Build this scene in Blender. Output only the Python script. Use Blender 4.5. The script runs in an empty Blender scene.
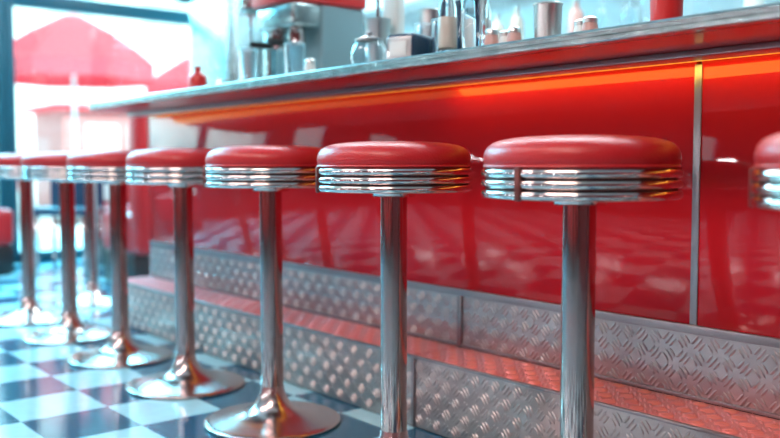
import bpy, bmesh, math, random
from mathutils import Vector, Matrix
random.seed(4)
S=bpy.context.scene
COL=S.collection
try:
    S.view_settings.view_transform='Standard'
    S.view_settings.look='None'
except Exception as e: print(e)

# ---------------------------------------------------------------- materials
def mat(name,color=(.8,.8,.8),rough=.5,metal=0,coat=0,emit=None,estr=0,trans=0,ior=1.45,bump=None,var=None,coatr=.05):
    m=bpy.data.materials.new(name); m.use_nodes=True
    nt=m.node_tree; b=nt.nodes['Principled BSDF']
    b.inputs['Base Color'].default_value=(*color,1)
    b.inputs['Roughness'].default_value=rough
    b.inputs['Metallic'].default_value=metal
    b.inputs['Coat Weight'].default_value=coat
    b.inputs['Coat Roughness'].default_value=coatr
    b.inputs['Transmission Weight'].default_value=trans
    b.inputs['IOR'].default_value=ior
    if emit:
        b.inputs['Emission Color'].default_value=(*emit,1); b.inputs['Emission Strength'].default_value=estr
    if bump or var:
        tc=nt.nodes.new('ShaderNodeTexCoord')
    if bump:
        n=nt.nodes.new('ShaderNodeTexNoise'); n.inputs['Scale'].default_value=bump[0]; n.inputs['Detail'].default_value=4
        bp=nt.nodes.new('ShaderNodeBump'); bp.inputs['Strength'].default_value=bump[1]; bp.inputs['Distance'].default_value=bump[2]
        nt.links.new(tc.outputs['Object'],n.inputs['Vector']); nt.links.new(n.outputs['Fac'],bp.inputs['Height'])
        nt.links.new(bp.outputs['Normal'],b.inputs['Normal'])
    if var:
        n=nt.nodes.new('ShaderNodeTexNoise'); n.inputs['Scale'].default_value=var[0]; n.inputs['Detail'].default_value=6
        r=nt.nodes.new('ShaderNodeValToRGB')
        r.color_ramp.elements[0].position=.3; r.color_ramp.elements[1].position=.7
        r.color_ramp.elements[0].color=(*var[1],1); r.color_ramp.elements[1].color=(*color,1)
        nt.links.new(tc.outputs['Object'],n.inputs['Vector']); nt.links.new(n.outputs['Fac'],r.inputs['Fac'])
        nt.links.new(r.outputs['Color'],b.inputs['Base Color'])
    return m
M={}
M['vinyl']=mat('red_vinyl',(.48,.012,.016),.36,bump=(220,.4,.003),coat=.10)
M['panel']=mat('red_gloss_panel',(.50,.004,.010),.03,ior=1.42,bump=(.9,.015,.01),coat=.22,coatr=.6)
M['chrome']=mat('chrome',(.70,.60,.58),.11,1)
M['basechrome']=mat('polished_base_metal',(.62,.50,.49),.22,1)
M['pole']=mat('chrome_pole',(.50,.39,.37),.12,1)
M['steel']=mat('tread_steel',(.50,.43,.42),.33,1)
M['rosy']=mat('tread_steel_red_bounce',(1,.34,.35),.38,.65)  # red bounce light from the panels put into the tread colour
M['strip']=mat('brushed_strip',(.34,.30,.31),.38,1)
M['edge']=mat('counter_edge_metal',(.50,.56,.56),.25,1,var=(30,(.28,.34,.35)),bump=(60,.2,.002))
M['softsteel']=mat('satin_steel',(.62,.62,.61),.3,1)
M['top']=mat('counter_top_laminate',(.45,.50,.50),.3,var=(60,(.25,.3,.3)))
M['soffit']=mat('red_soffit',(.36,.012,.012),.3,coat=.2)
M['darkmetal']=mat('dark_metal',(.10,.09,.09),.4,1)
M['clasp']=mat('clasp_metal',(.20,.06,.055),.35,.8)
M['groove']=mat('seat_groove_dark',(.06,.015,.015),.5)
M['amber']=mat('amber_light',(1,.5,.05),.5,emit=(1,.46,.04),estr=.9)
M['teal']=mat('teal_frame',(.006,.07,.10),.4)
M['white']=mat('white_paint',(.82,.86,.86),.5,var=(3,(.72,.79,.80)))
M['tilewall']=mat('pale_wall',(.68,.80,.82),.35,var=(5,(.52,.68,.72)))
M['glass']=mat('clear_glass',(.9,.97,1),.03,trans=1)
M['plasticred']=mat('red_plastic',(.6,.02,.02),.3,coat=.3)
M['ceramic']=mat('white_ceramic',(.72,.74,.72),.3,coat=.3)
M['navy']=mat('navy_enamel',(.015,.04,.08),.25,coat=.3)
M['teal_body']=mat('grey_teal_enamel',(.16,.26,.29),.35,coat=.2)
M['rubber']=mat('black_rubber',(.02,.02,.022),.6)
M['pink']=mat('pink_sauce',(.60,.34,.30),.4)
M['yellow']=mat('tan_plastic',(.50,.44,.38),.35)
M['lamp']=mat('lamp_glow',(1,1,1),.5,emit=(.92,.97,1),estr=60)
M['cream']=mat('cream_vinyl',(.8,.78,.74),.4)
M['red_fabric']=mat('red_canvas',(.86,.06,.08),.8,bump=(30,.2,.01))
M['facade']=mat('facade_plaster',(.9,.93,.93),.8,var=(2,(.85,.9,.9)))
M['brick']=mat('facade_salmon_brick',(.70,.28,.27),.8,var=(6,(.55,.22,.21)))
M['pave']=mat('pavement_stone',(.8,.83,.84),.8,var=(1.5,(.7,.75,.76)))
M['ceil']=mat('ceiling_paint',(.75,.78,.78),.8,var=(2,(.68,.72,.72)))
M['darkred']=mat('dark_red_wall',(.20,.02,.02),.5,var=(3,(.14,.015,.02)))
TX,TY=.05,.0
def tiles():
    m=bpy.data.materials.new('checker_floor'); m.use_nodes=True; nt=m.node_tree; b=nt.nodes['Principled BSDF']
    tc=nt.nodes.new('ShaderNodeTexCoord'); mp=nt.nodes.new('ShaderNodeMapping')
    mp.inputs['Location'].default_value=(TX,TY,.5); mp.inputs['Scale'].default_value=(1,1,1)
    ck=nt.nodes.new('ShaderNodeTexChecker'); ck.inputs['Scale'].default_value=1/.265
    ck.inputs['Color1'].default_value=(.46,.74,.82,1); ck.inputs['Color2'].default_value=(.001,.10,.19,1)
    nz=nt.nodes.new('ShaderNodeTexNoise'); nz.inputs['Scale'].default_value=25; nz.inputs['Detail'].default_value=5
    mx=nt.nodes.new('ShaderNodeMix'); mx.data_type='RGBA'; mx.blend_type='MULTIPLY'; mx.inputs['Factor'].default_value=.2
    br=nt.nodes.new('ShaderNodeBump'); br.inputs['Strength'].default_value=.04; br.inputs['Distance'].default_value=.004
    nt.links.new(tc.outputs['Object'],mp.inputs['Vector']); nt.links.new(mp.outputs['Vector'],ck.inputs['Vector'])
    nt.links.new(tc.outputs['Object'],nz.inputs['Vector'])
    nt.links.new(ck.outputs['Color'],mx.inputs['A']); nt.links.new(nz.outputs['Fac'],mx.inputs['B'])
    nt.links.new(mx.outputs['Result'],b.inputs['Base Color']); nt.links.new(nz.outputs['Fac'],br.inputs['Height'])
    nt.links.new(br.outputs['Normal'],b.inputs['Normal'])
    b.inputs['Roughness'].default_value=.14; b.inputs['Coat Weight'].default_value=.2; b.inputs['Coat Roughness'].default_value=.1
    return m
M['floor']=tiles()
def pane():
    m=bpy.data.materials.new('window_pane'); m.use_nodes=True; nt=m.node_tree
    nt.nodes.remove(nt.nodes['Principled BSDF']); o=nt.nodes['Material Output']
    t=nt.nodes.new('ShaderNodeBsdfTransparent'); t.inputs[0].default_value=(.86,.99,1,1)
    g=nt.nodes.new('ShaderNodeBsdfGlossy'); g.inputs['Roughness'].default_value=.02
    mx=nt.nodes.new('ShaderNodeMixShader'); mx.inputs[0].default_value=.04
    nt.links.new(t.outputs[0],mx.inputs[1]); nt.links.new(g.outputs[0],mx.inputs[2]); nt.links.new(mx.outputs[0],o.inputs['Surface'])
    return m
M['pane']=pane()

# ---------------------------------------------------------------- helpers
def link(o,parent=None,loc=None):
    COL.objects.link(o)
    if parent: o.parent=parent
    if loc is not None: o.location=loc
    return o
def meshobj(name,v,f,m,parent=None,loc=None,smooth=False,angle=None):
    me=bpy.data.meshes.new(name); me.from_pydata(v,[],f); me.update()
    bm=bmesh.new(); bm.from_mesh(me); bmesh.ops.recalc_face_normals(bm,faces=bm.faces); bm.to_mesh(me); bm.free()
    me.materials.append(M[m])
    if smooth: me.polygons.foreach_set('use_smooth',[True]*len(me.polygons))
    if angle is not None:
        me.polygons.foreach_set('use_smooth',[True]*len(me.polygons))
        me.set_sharp_from_angle(angle=math.radians(angle))
    return link(bpy.data.objects.new(name,me),parent,loc)
def lathe(name,prof,m,parent=None,loc=None,seg=48,angle=50):
    v=[];f=[];rings=[]
    for r,z in prof:
        if r<1e-6: rings.append([len(v)]); v.append((0,0,z))
        else:
            rings.append(list(range(len(v),len(v)+seg)))
            v+= [(r*math.cos(2*math.pi*k/seg),r*math.sin(2*math.pi*k/seg),z) for k in range(seg)]
    for a,b in zip(rings[:-1],rings[1:]):
        for k in range(seg):
            k2=(k+1)%seg
            if len(a)==1 and len(b)==1: continue
            if len(a)==1: f.append((a[0],b[k],b[k2]))
            elif len(b)==1: f.append((a[k],a[k2],b[0]))
            else: f.append((a[k],a[k2],b[k2],b[k]))
    return meshobj(name,v,f,m,parent,loc,angle=angle)
def box(name,lo,hi,m,parent=None,bev=0,seg=2,loc=None):
    me=bpy.data.meshes.new(name); bm=bmesh.new(); bmesh.ops.create_cube(bm,size=1)
    for v in bm.verts:
        v.co=Vector([lo[i]+(v.co[i]+.5)*(hi[i]-lo[i]) for i in range(3)])
    if bev: bmesh.ops.bevel(bm,geom=list(bm.edges),offset=bev,segments=seg,affect='EDGES',profile=.5)
    bm.to_mesh(me); bm.free(); me.materials.append(M[m])
    if bev:
        me.polygons.foreach_set('use_smooth',[True]*len(me.polygons)); me.set_sharp_from_angle(angle=math.radians(40))
    return link(bpy.data.objects.new(name,me),parent,loc)
def empty(name,loc,label,cat,group=None):
    o=bpy.data.objects.new(name,None); o.empty_display_size=.1; o.location=loc
    COL.objects.link(o); tag(o,label,cat,group); return o
def tag(o,label,cat,group=None):
    o['label']=label; o['category']=cat
    if group: o['group']=group
def struct(o,label=None):
    o['kind']='structure'
    if label: o['label']=label
    return o
def dup(src,loc,rot=0,label=None):
    c=src.copy(); COL.objects.link(c); c.location=loc; c.rotation_euler=(0,0,rot)
    if label: c['label']=label
    for ch in list(src.children): dupchild(ch,c)
    return c
def dupchild(ch,par):
    c=ch.copy(); COL.objects.link(c); c.parent=par
    for g in list(ch.children): dupchild(g,c)
def torusprof(R,z0,rr,rz,n=12):
    return [(R+rr*math.cos(a),z0+rz*math.sin(a)) for a in [2*math.pi*k/n for k in range(n+1)]]

# ---------------------------------------------------------------- room shell (x: away is negative, y: towards the bar)
XW,YB,XR,YF,ZC=-7.2,4.0,2.4,-4.2,2.95
fl=box('floor',(XW-.1,YF-.1,-.1),(XR+.1,YB+.1,0),'floor'); struct(fl,'teal and white checkered vinyl tile floor')
struct(box('ceiling',(XW-.1,YF-.1,ZC),(XR+.1,YB+.1,ZC+.12),'ceil'),'pale painted ceiling')
struct(box('wall_back',(XW,YB,0),(XR,YB+.12,ZC),'tilewall'),'pale blue wall behind the bar')
struct(box('wall_right',(XR,YF,0),(XR+.12,YB,ZC),'darkred'),'dark red painted wall')
struct(box('wall_front',(XW,YF-.12,0),(XR,YF,ZC),'darkred'),'dark red painted wall')
def wallbox(y0,y1,z0,z1,k=[0]):
    b=box('wall_left'+('' if k[0]==0 else '.%03d'%k[0]),(XW-.05,y0,z0),(XW+.05,y1,z1),'darkred'); k[0]+=1
    struct(b,'dark red painted wall beside the windows')
wallbox(-4.2,-.14,0,1.0); wallbox(-4.2,-.14,2.0,2.95); wallbox(-4.2,-3.2,1.0,2.0); wallbox(-2.3,-1.3,1.0,2.0); wallbox(-.55,-.14,1.0,2.0)
wallbox(-.138,1.0,0,1.0)
def window(n,y0,y1,z0=0,z1=2.9,full=True):
    e=bpy.data.objects.new('window_%d'%n,None); e.location=(XW,(y0+y1)/2,0); COL.objects.link(e); struct(e,'large bright glazed window with teal frame'); 
    h=(y1-y0)/2
    box('window_post',(-.045,-h,z0),(.045,-h+.07,z1),'teal',e,.006)
    box('window_post',(-.045,h-.07,z0),(.045,h,z1),'teal',e,.006)
    box('window_sill',(-.045,-h+.07,z0),(.045,h-.07,z0+.08),'teal',e,.006)
    if full: box('window_transom',(-.045,-h+.07,2.0),(.045,h-.07,2.11),'teal',e,.006)
    box('window_head',(-.045,-h+.07,z1-.06),(.045,h-.07,z1),'teal',e,.006)
    box('window_pane',(-.004,-h+.07,z0+.08),(.004,h-.07,z1-.06),'pane',e)
window(1,-3.198,-2.302,1.002,1.998,False); window(2,-1.298,-.552,1.002,1.998,False)
window(3,-.138,.998,1.002,2.9); window(4,1.002,2.058); window(5,2.062,3.98)

# ---------------------------------------------------------------- bar stools
def make_stool(loc):
    e=empty('bar_stool',loc,'round red vinyl bar stool with ribbed chrome band and pedestal','stool','row of bar stools')
    prof=[(0,.0005),(.197,.0005),(.2025,.003),(.204,.006),(.202,.009),(.197,.0112)]
    n=22
    for k in range(n+1):
        t=k/n
        r=.190*(1-t)**1.35+.0335*(1-(1-t)**1.35)
        z=.0128+.026*t+.072*t**4.2
        prof.append((r,z))
    lathe('base',prof,'basechrome',e,seg=96,angle=75)
    lathe('pole',[(.033,.02),(.033,.715)],'pole',e,seg=64)
    lathe('pole_collar',[(.0331,.69),(.052,.69),(.052,.70),(.060,.710),(.0331,.710)],'chrome',e)
    lathe('seat_pan',[(0,.7055),(.172,.7055),(.1825,.708),(.1825,.7615),(0,.7615)],'groove',e,seg=64)
    for z in (.7115,.7315,.7515):
        lathe('trim_ring',[(.180,z-.0084),(.186,z-.0086),(.1895,z-.0070),(.1918,z-.0040),(.1925,0+z),(.1918,z+.0040),(.1895,z+.0070),(.186,z+.0086),(.180,z+.0084)],'chrome',e,seg=96,angle=80)
    lathe('cushion',[(.170,.7605),(.181,.762),(.1858,.768),(.1880,.777),(.1874,.786),(.1845,.795),(.179,.803),(.1705,.8095),(.158,.8145),(.138,.8185),(.115,.8212),(.085,.8230),(.045,.8243),(0,.8248)],'vinyl',e,seg=96,angle=80)
    lathe('piping',torusprof(.1850,.7645,.0035,.0035,8),'vinyl',e,seg=96,angle=80)
    c=box('band_clasp',(.186,-.007,.701),(.1955,.007,.763),'clasp',e,.003)
    return e
U0,SP,YS=1.091,.568,1.379
s0=make_stool((-U0,YS,0)); s0.rotation_euler=(0,0,math.atan2(-.995,.061))
rots={-1:math.radians(200),1:math.atan2(-.93,-.365),2:math.radians(-118),3:math.radians(150),4:math.radians(190),5:math.radians(60),6:math.radians(170)}
for i,r in rots.items():
    s=dup(s0,(-(U0+SP*i),YS,0),r)
s=dup(s0,(-4.84,1.83,0),2.0)

# ---------------------------------------------------------------- tread plate mesh
def plate(name,o,U,V,N,lu,lv,parent,m='steel',cell=.038):
    o=Vector(o);U=Vector(U);V=Vector(V);N=Vector(N); v=[];f=[]
    t=.004
    c=[o,o+U*lu,o+U*lu+V*lv,o+V*lv]; v+=[p for p in c]+[p+N*t for p in c]
    f+=[(0,1,2,3),(4,5,6,7),(0,1,5,4),(1,2,6,5),(2,3,7,6),(3,0,4,7)]
    nu=int(lu/cell); nv=max(1,round((lv-.004)/cell)); cv=(lv-.004)/nv; cu=lu/nu
    L=.0185;w=.0034;h=.0027
    out=[(L,0),(.6*L,w),(-.6*L,w),(-L,0),(-.6*L,-w),(.6*L,-w)]
    for i in range(nu):
        for j in range(nv):
            cx=(i+.5)*cu; cy=.002+(j+.5)*cv; s=1 if (i+j)%2 else -1
            a=math.radians(52)*s; ca,sa=math.cos(a),math.sin(a)
            for k,sc in ((-1,.74),(0,1),(1,.74)):
                ox,oy=-sa*k*.0113,ca*k*.0113
                b=len(v)
                for q,(z,m_) in enumerate(((t-.0002,1),(t+h*.75,.72),(t+h,.34))):
                    for px,py in out:
                        px*=(m_ if q<2 else .6)*sc if q!=1 else .86*sc
                        py*=m_
                        v.append(o+U*(cx+ox+px*ca-py*sa)+V*(cy+oy+px*sa+py*ca)+N*z)
                f.append(tuple(b+12+x for x in range(6)))
                for q in (0,6):
                    for x in range(6): f.append((b+q+x,b+q+(x+1)%6,b+q+6+(x+1)%6,b+q+6+x))
    return meshobj(name,v,f,m,parent,angle=62)

# ---------------------------------------------------------------- bar counter body
XN=.6; XE=-4.13; YW=1.859; YST=1.667
bar=empty('bar_counter',(-1.8,YW,0),'glossy red panelled bar front with steel kick plates','bar counter')
def L(p): return (p[0]+1.8,p[1]-YW,p[2])
def bb(name,lo,hi,m,bev=0): return box(name,L(lo),L(hi),m,bar,bev)
bb('carcass',(XE,YW+.02,0),(XN,YW+.10,1.018),'darkmetal')
cuts=[XN,-1.131,-4.13]
for a,b in zip(cuts[:-1],cuts[1:]):
    bb('front_panel',(b+.006,YW,.39),(a-.006,YW+.02,1.018),'panel',.003)
bb('seam_strip',(-1.1405,YW-.003,.39),(-1.1215,YW+.004,1.0),'strip',.001)
bb('end_panel',(XE-.02,YW,0),(XE-.001,YW+.5,1.018),'panel',.004)
bb('kick_trim',(XE,YW-.009,.370),(XN,YW+.002,.391),'strip',.002)
for a,b in ((XN,-1.906),(-1.922,XE)):
    plate('kick_plate',L((b,YW,.214)),(1,0,0),(0,0,1),(0,-1,0),a-b,.156,bar)
bb('kick_seam',(-1.923,YW-.0105,.216),(-1.905,YW-.001,.370),'strip',.001)
bb('kick_base_trim',(XE,YW-.010,.216),(XN,YW-.0005,.224),'strip',.001)
bb('light_channel',(XE,YW-.11,1.004),(XN,YW-.03,1.0185),'strip',.002)
bb('light_strip',(XE,YW-.010,1.006),(XN,YW-.001,1.0175),'amber',.002)

step=empty('foot_step',(-1.8,YST,0),'diamond tread steel foot step along the bar base','step')
def LS(p): return (p[0]+1.8,p[1]-YST,p[2])
box('step_core',LS((XE,YST+.005,0)),LS((XN,YW-.001,.209)),'darkmetal',step)
for a,b in ((XN,-1.910),(-1.918,XE)):
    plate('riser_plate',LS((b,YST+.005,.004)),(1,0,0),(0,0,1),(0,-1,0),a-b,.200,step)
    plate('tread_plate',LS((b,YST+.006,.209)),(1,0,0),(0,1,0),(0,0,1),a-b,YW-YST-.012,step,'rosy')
box('riser_seam',LS((-1.920,YST-.006,.003)),LS((-1.908,YST+.003,.206)),'strip',step,.001)
box('nosing',LS((XE,YST-.004,.205)),LS((XN,YST+.006,.2140)),'strip',step,.003)
box('step_end_cap',LS((XE-.008,YST,0)),LS((XE-.001,YW-.001,.212)),'strip',step,.002)

def countertop():
    e=empty('countertop',(-1.8,1.5,1.02),'long counter top with mottled metal edge band','countertop')
    def outline(ins):
        x0,x1,y0,y1=XE-.02+ins,XN-ins,1.5+ins,2.2-ins; R=.22-ins; p=[]
        for k in range(13):
            a=math.pi+math.pi/2*k/12; p.append((x0+R+R*math.cos(a),y0+R+R*math.sin(a)))
        p+=[(x1,y0),(x1,y1),(x0,y1)]
        return [(x+1.8,y-1.5) for x,y in p]
    def prism(name,secs,m,cap=True):
        v=[];f=[];n=None
        for ins,z in secs:
            o=outline(ins); n=len(o); v+=[(x,y,z) for x,y in o]
        for s in range(len(secs)-1):
            for k in range(n): f.append((s*n+k,s*n+(k+1)%n,(s+1)*n+(k+1)%n,(s+1)*n+k))
        if cap: f+= [tuple(range(n)),tuple(range((len(secs)-1)*n,len(secs)*n))]
        return meshobj(name,v,f,m,e,angle=30)
    prism('edge_band',[(.012,-.0005),(.002,.0),(0,.003),(0,.009),(.003,.0105),(.003,.0125),(0,.014),(0,.024),(.004,.029),(.014,.029)],'edge')
    prism('top_surface',[(.014,.0285),(.014,.0302)],'top')
    prism('underside_board',[(.03,-.0012),(.03,.0)],'soffit')
    return e
countertop()

# ---------------------------------------------------------------- things on the counter
ZT=1.0503
def bottle(name,loc,h,r,m,cap,label,cat,lab=None,neck=.35):
    e=empty(name,loc,label,cat)
    lathe('body',[(0,0),(r*.9,0),(r,.006),(r,h*.58),(r*.8,h*.70),(r*neck,h*.80),(r*neck,h*.93),(0,h*.93)],m,e,seg=28)
    lathe('cap',[(0,h*.93),(r*neck*1.25,h*.93),(r*neck*1.2,h*.99),(0,h)],cap,e,seg=24)
    if lab: lathe('label_band',[(r+.0006,h*.15),(r+.0012,h*.155),(r+.0012,h*.48),(r+.0006,h*.485)],lab,e,seg=28)
    return e
def tumbler(name,loc,h,r,m,label,cat='cup',group=None):
    e=empty(name,loc,label,cat,group)
    lathe('cup_body',[(0,.0),(r*.86,0),(r*.88,.004),(r*.98,h*.97),(r,h),(r*.97,h),(r*.93,h*.95),(r*.8,.008),(0,.008)],m,e,seg=32)
    lathe('rim',torusprof(r*.985,h,.002,.002,8),m,e,seg=32)
    return e
def shaker(loc,fill,h):
    e=empty('condiment_shaker',loc,'small condiment pot with domed lid on the counter','shaker','condiment shakers on the counter')
    lathe('jar',[(0,0),(.019,0),(.021,.004),(.019,h*.5),(.016,h*.72),(0,h*.72)],fill,e,seg=20)
    lathe('lid',[(.017,h*.72),(.0175,h*.88),(.012,h*.96),(0,h)],'softsteel',e,seg=20)
    return e
tumbler('steel_tumbler',(-1.45,1.70,ZT),.112,.036,'softsteel','polished steel malt cup standing on the counter')
tumbler('red_tumbler',(-1.083,1.65,ZT),.17,.037,'plasticred','red plastic tumbler standing on the counter')
bottle('sauce_bottle',(-1.79,1.68,ZT),.25,.025,'glass','softsteel','clear glass sauce bottle with tan label on the counter','bottle','yellow')
bottle('syrup_jar',(-1.665,1.66,ZT),.26,.036,'glass','softsteel','tall clear glass jar with metal cap','bottle',None,.6)
bottle('vinegar_bottle',(-1.735,1.76,ZT),.24,.024,'glass','navy','slim clear vinegar bottle on the counter','bottle','ceramic')
bottle('ketchup_bottle',(-3.22,1.66,ZT),.11,.036,'plasticred','plasticred','red ketchup squeeze bottle on the counter','bottle')
for x,y,m_,h in ((-1.603,1.66,'pink',.07),(-1.562,1.67,'ceramic',.06),(-1.525,1.66,'pink',.065),(-1.33,1.68,'ceramic',.06),(-1.29,1.66,'pink',.06),(-2.43,1.66,'ceramic',.07)):
    shaker((x,y,ZT),m_,h)
for x,y,h,m_ in ((-1.87,1.74,.13,'glass'),(-1.90,1.86,.2,'navy'),(-2.06,1.84,.15,'glass'),(-2.55,1.68,.13,'glass'),(-2.16,1.95,.22,'softsteel'),(-2.86,1.68,.14,'glass')):
    tumbler('drinking_glass' if m_=='glass' else 'drink_canister',(x,y,ZT),h,.036,m_,{'glass':'clear drinking glass on the counter','navy':'dark blue canister on the counter','softsteel':'steel canister on the counter'}[m_],'glass' if m_=='glass' else 'canister')
def dispenser(loc,rot):
    e=empty('napkin_dispenser',loc,'navy and chrome napkin dispenser on the counter','napkin dispenser'); e.rotation_euler=(0,0,rot)
    box('body',(-.05,-.06,0),(.05,.06,.095),'navy',e,.014,4)
    box('face_plate',(-.042,-.064,.012),(.042,-.0605,.083),'softsteel',e,.001)
    box('napkins',(-.028,-.068,.03),(.028,-.0642,.07),'ceramic',e,.001)
    lathe('foot',[(.03,-.0),(.05,.0),(.05,.003),(.03,.003)],'rubber',e)
dispenser((-1.97,1.70,ZT),.3)
e=empty('glass_jar',(-2.14,1.68,ZT),'round clear glass cookie jar with lid','jar')
lathe('jar_body',[(0,0),(.04,0),(.055,.02),(.058,.05),(.05,.08),(.04,.092),(.037,.092),(.047,.078),(.054,.05),(.05,.022),(.037,.005),(0,.005)],'glass',e)
lathe('jar_lid',[(.043,.093),(.044,.1),(.02,.108),(.01,.112),(.012,.122),(0,.126)],'softsteel',e)
def mixer(loc,rot,body,label):
    e=empty('milkshake_mixer',loc,label,'drink mixer'); e.rotation_euler=(0,0,rot)
    box('mixer_base',(-.07,-.09,0),(.07,.09,.03),body,e,.012,3)
    box('column',(-.035,.03,.03),(.035,.08,.34),body,e,.014,3)
    box('motor_head',(-.05,-.08,.34),(.05,.09,.45),body,e,.03,5)
    lathe('spindle',[(.006,.18),(.006,.34)],'chrome',e,(0,-.03,0),seg=12)
    lathe('mixing_cup',[(0,.032),(.032,.032),(.043,.2),(.045,.205),(.041,.2),(.03,.04),(0,.04)],'softsteel',e,(0,-.03,0))
    return e
mixer((-2.34,1.9,ZT),.2,'ceramic','white milkshake mixer with steel cup on the counter')
mixer((-3.24,1.95,ZT),-.2,'edge','grey metal milkshake mixer with steel cup')
e=empty('coffee_machine',(-2.92,1.98,ZT),'grey coffee machine with red top panel on the counter','coffee machine')
box('machine_body',(-.13,-.02,0),(.13,.19,.33),'teal_body',e,.012,3)
box('top_panel',(-.14,-.17,.33),(.14,.195,.43),'plasticred',e,.012,3)
box('front_panel',(-.13,-.15,.24),(.13,-.021,.329),'edge',e,.012,3)
box('drip_tray',(-.13,-.16,0),(.13,-.021,.05),'softsteel',e,.006)
for x in(-.065,.065):
    g=lathe('group_head',[(0,.17),(.03,.17),(.034,.20),(.03,.24)],'chrome',e,(x,-.09,0),seg=24)
    box('portafilter_handle',(x-.012,-.22,.168),(x+.012,-.125,.192),'rubber',e,.008,3)

# ---------------------------------------------------------------- back bar
bk=empty('back_counter',(-2.8,3.6,0),'white back bar cabinet with steel worktop','cabinet')
box('cabinet_body',(-2.9,-.25,0),(2.9,.38,.90),'white',bk,.004)
box('worktop',(-2.95,-.28,.9),(2.95,.38,.94),'edge',bk,.006)
for i in range(8):
    d=box('door',(-2.85+i*.72,-.268,.06),(-2.85+i*.72+.69,-.2505,.86),'tilewall',bk,.004)
    box('handle',(-2.85+i*.72+.6,-.295,.55),(-2.85+i*.72+.615,-.2685,.75),'chrome',d,.004)
def shelf(z):
    e=empty('wall_shelf',(-3.0,3.85,z),'long white wall shelf behind the bar','shelf','wall shelves')
    box('board',(-2.6,-.15,0),(2.6,.148,.03),'white',e,.004)
    for x in(-2.2,0,2.2): box('bracket',(x-.012,-.13,-.12),(x+.012,.148,-.0005),'edge',e,.003)
shelf(1.42); shelf(1.80)
cols=['ceramic','navy','pink','glass','yellow','glass','ceramic','edge']
def shelf_bottle(loc,k,h,r):
    e=bottle('bottle',loc,h,r,cols[k%8],'softsteel',['white','navy','pink','clear','tan','clear','white','grey'][k%8]+' bottle standing on a shelf','bottle')
    e['group']='bottles behind the bar'
for z in(1.4503,1.8303):
    x=-5.4
    while x<-.6:
        shelf_bottle((x,3.8+random.uniform(-.03,.05),z),random.randint(0,7),random.uniform(.16,.28),random.uniform(.03,.045))
        x+=random.uniform(.12,.26)
def fridge(loc,m,label,w=.6,h=1.9):
    e=empty('refrigerator',loc,label,'refrigerator')
    box('cabinet',(-w/2,-.3,.05),(w/2,.3,h),m,e,.03,4)
    d=box('door',(-w/2+.01,-.345,.1),(w/2-.01,-.302,h-.03),m,e,.015,3)
    box('handle',(w/2-.09,-.39,.9),(w/2-.06,-.346,1.4),'chrome',d,.008)
    box('plinth',(-w/2+.03,-.27,0),(w/2-.03,.27,.05),'rubber',e)
fridge((-6.15,3.6,0),'edge','tall grey steel refrigerator behind the bar',.62,2.1)

# ---------------------------------------------------------------- booths and tables
def booth(loc,rot,w=1.1,h=1.1,label='red vinyl diner booth bench with cream piping'):
    e=empty('booth_bench',loc,label,'bench','booth benches'); e.rotation_euler=(0,0,rot)
    box('plinth',(-w/2,-.25,0),(w/2,.25,.2),'darkmetal',e,.01)
    box('seat',(-w/2,-.28,.2),(w/2,.2,.46),'vinyl',e,.04,4)
    box('backrest',(-w/2,.17,.2),(w/2,.32,h),'vinyl',e,.05,5)
    for k in range(5):
        x=-w/2+w*(k+.5)/5
        box('channel',(x-w*.07,.15,.48),(x+w*.07,.18,h-.08),'cream' if k%2 else 'vinyl',e,.012,3)
booth((-5.5,2.75,0),math.radians(-90),1.0,1.12)
booth((-6.65,2.85,0),math.radians(90),.62,.82,'low red vinyl bench beside the window')
booth((-6.75,1.55,0),math.radians(90),.7,.62,'low red vinyl bench beside the window')
def chair(loc,rot):
    e=empty('diner_chair',loc,'dark teal padded diner chair with chrome legs','chair','diner chairs'); e.rotation_euler=(0,0,rot)
    box('seat',(-.2,-.2,.42),(.2,.2,.48),'navy',e,.02,3)
    box('backrest',(-.19,.17,.46),(.19,.21,.80),'navy',e,.018,3)
    for a in(-.17,.15):
        for b in(-.17,.15): box('leg',(a,b,0),(a+.022,b+.022,.42),'pole',e,.004)
    for a in(-.15,.13): box('back_post',(a,.212,.40),(a+.02,.232,.78),'pole',e,.004)
chair((-6.2,2.18,0),.9)
def table(loc):
    e=empty('diner_table',loc,'diner table with white top and chrome pedestal','table','diner tables')
    lathe('pedestal_base',[(0,0),(.24,0),(.24,.012),(.06,.04),(.035,.08)],'chrome',e)
    lathe('pedestal',[(.032,.05),(.032,.71)],'chrome',e)
    box('table_top',(-.33,-.3,.71),(.33,.3,.75),'cream',e,.012,3)
    box('edge_band',(-.334,-.304,.715),(.334,.304,.745),'edge',e,.012,3)
for x in(-5.2,-3.3,-1.4,.5):
    booth((x-.55,-3.6,0),math.radians(90),1.0,1.12); table((x,-3.6,0)); booth((x+.58,-3.6,0),math.radians(-90),1.0,1.12)
def pendant(loc):  # unseen lamps added to put bright streaks on the glossy red panels
    e=empty('reflection_pendant',loc,'slim linear pendant lamp added out of view for panel reflections','lamp','added reflection lamps')
    z=loc[2]
    for x in(-.15,.15): lathe('cord',[(.003,.075),(.003,ZC-z-.002)],'rubber',e,(x,0,0),seg=8)
    box('housing',(-.2,-.035,.045),(.2,.035,.075),'softsteel',e,.01,3)
    box('glow_tube',(-.19,-.03,-.01),(.19,.03,.0445),'lamp',e,.02,4)
for x in(-5.2,-3.3,-1.4,.5): pendant((x,-3.4,1.25))
for x in(-6,-5.0,-4.2,-3.2,-2.3,-.4,1.4): pendant((x,-2.4,1.22))
e=empty('ceiling_globe_lamp',(-5.5,2.75,1.97),'round dark teal globe lamp hanging by the window','lamp')
lathe('globe',torusprof(0,0,.12,.12,24)[18:]+torusprof(0,0,.12,.12,24)[1:7],'teal',e,seg=32)
lathe('stem',[(.01,.11),(.01,ZC-1.972)],'teal',e,seg=10)

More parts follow.
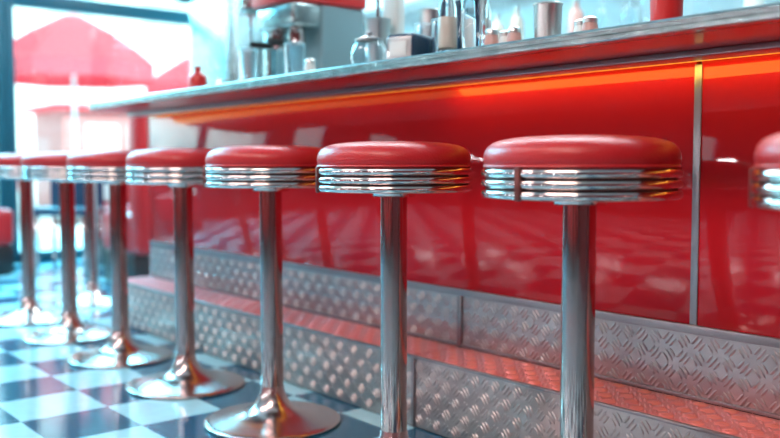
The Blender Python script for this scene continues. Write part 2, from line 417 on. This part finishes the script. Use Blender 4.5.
# ---------------------------------------------------------------- outside
struct(box('pavement',(-60,-40,-.14),(XW-.15,40,-.03),'pave'),'sunlit pale street pavement')
fa=empty('street_building',(-30,14,0),'pale sunlit building across the street','building')
box('building_body',(-3,-22,-.02),(3,22,9),'facade',fa)
for k in range(14):
    for z in(1,4.2):
        box('building_window',(3.0,-20+k*3,z),(3.03,-18.6+k*3,z+2),'tilewall',fa)
def kiosk(loc):
    e=empty('street_kiosk',loc,'salmon brick street kiosk with pale shutters','kiosk')
    box('kiosk_body',(-.8,-1.5,-.03),(.8,1.5,1.75),'brick',e,.01)
    for y in(-1.1,-.3,.5):
        box('shutter',(.8,y,.75),(.83,y+.6,1.5),'tilewall',e,.004)
    box('kiosk_roof',(-.95,-1.65,1.75),(.95,1.65,1.86),'red_fabric',e,.01)
kiosk((-16.6,7.0,0))
def umbrella(loc,R,z0,z1,label):
    e=empty('patio_umbrella',loc,label,'umbrella','patio umbrellas')
    lathe('canopy',[(0,z1),(R*.1,z1-.02),(R*.5,z1-(z1-z0)*.38),(R*.8,z1-(z1-z0)*.72),(R,z0),(R,z0-.22),(R-.01,z0-.22),(R-.01,z0-.01),(R*.8,z1-(z1-z0)*.74),(R*.1,z1-.06)],'red_fabric',e,seg=8,angle=20)
    lathe('umbrella_pole',[(.03,0),(.03,z1-.06)],'ceramic',e,seg=12)
    lathe('weight_base',[(0,-.03),(.3,-.03),(.3,.05),(.05,.1),(0,.1)],'darkmetal',e)
umbrella((-11.9,4.3,0),1.12,2.1,2.78,'red canvas patio umbrella on the pavement')
umbrella((-13.6,7.4,0),1.3,2.1,2.8,'red canvas patio umbrella on the pavement')
for p in((-12.4,3.5,0),(-12.9,5.1,0),(-11.3,5.0,0)):
    e=empty('cafe_chair',p,'red metal pavement chair','chair','pavement chairs')
    box('seat',(-.22,-.22,.44),(.22,.22,.48),'red_fabric',e,.01)
    box('backrest',(-.22,.19,.5),(.22,.22,.95),'red_fabric',e,.01)
    for a in(-.19,.17):
        for b in(-.19,.17): box('leg',(a,b,-.03),(a+.025,b+.025,.44),'ceramic',e)

# ---------------------------------------------------------------- lights
def area(name,loc,rot,sx,sy,energy,color):
    l=bpy.data.lights.new(name,'AREA'); l.shape='RECTANGLE'; l.size=sx; l.size_y=sy; l.energy=energy; l.color=color
    o=bpy.data.objects.new(name,l); o.location=loc; o.rotation_euler=rot; COL.objects.link(o); return o
area('window_fill_outside',(-9.2,1.0,4.2),(0,math.radians(-55),0),3,8,3000,(.18,.76,1))  # added lamp above the view, boosts cyan daylight through the windows
area('ceiling_light_near',(-.6,-.6,ZC-.02),(0,0,0),1.6,.7,78,(1,.78,.69))
area('ceiling_light_mid',(-2.8,-.6,ZC-.02),(0,0,0),1.4,.6,44,(1,.76,.70))
area('ceiling_light_far',(-5.4,.6,ZC-.02),(0,0,0),1.6,1.6,160,(.25,.80,1))
area('back_bar_fill',(-3.2,3.0,ZC-.02),(0,0,0),4.5,.5,155,(.8,.95,1))  # unseen lamp added to brighten the back bar
area('bar_glow',(-.75,YW-.036,.999),(math.radians(16),0,0),2.4,.035,1.7,(1,.66,.08))
area('bar_glow_far',(-3.0,YW-.036,.999),(math.radians(16),0,0),2.2,.035,.45,(1,.46,.05))
sun=bpy.data.lights.new('sun','SUN'); sun.energy=7; sun.angle=.02; sun.color=(1,.98,.95)
so=bpy.data.objects.new('sun',sun); so.rotation_euler=Vector((-.6,-.2,-.6)).to_track_quat('-Z','Y').to_euler(); so.location=(0,0,8); COL.objects.link(so)
w=bpy.data.worlds.new('World'); S.world=w; w.use_nodes=True
bg=w.node_tree.nodes['Background']; bg.inputs[0].default_value=(.55,.94,1,1); bg.inputs[1].default_value=2.6

# ---------------------------------------------------------------- camera
cam=bpy.data.cameras.new('Camera'); co=bpy.data.objects.new('Camera',cam); COL.objects.link(co)
cam.sensor_width=36; cam.lens=36*880/780; cam.clip_start=.02
co.location=(0,0,.767); co.rotation_euler=(math.radians(90-3.51),0,math.atan2(.7718,.6359))
cam.dof.use_dof=True; cam.dof.focus_distance=1.95; cam.dof.aperture_fstop=1.75
S.camera=co
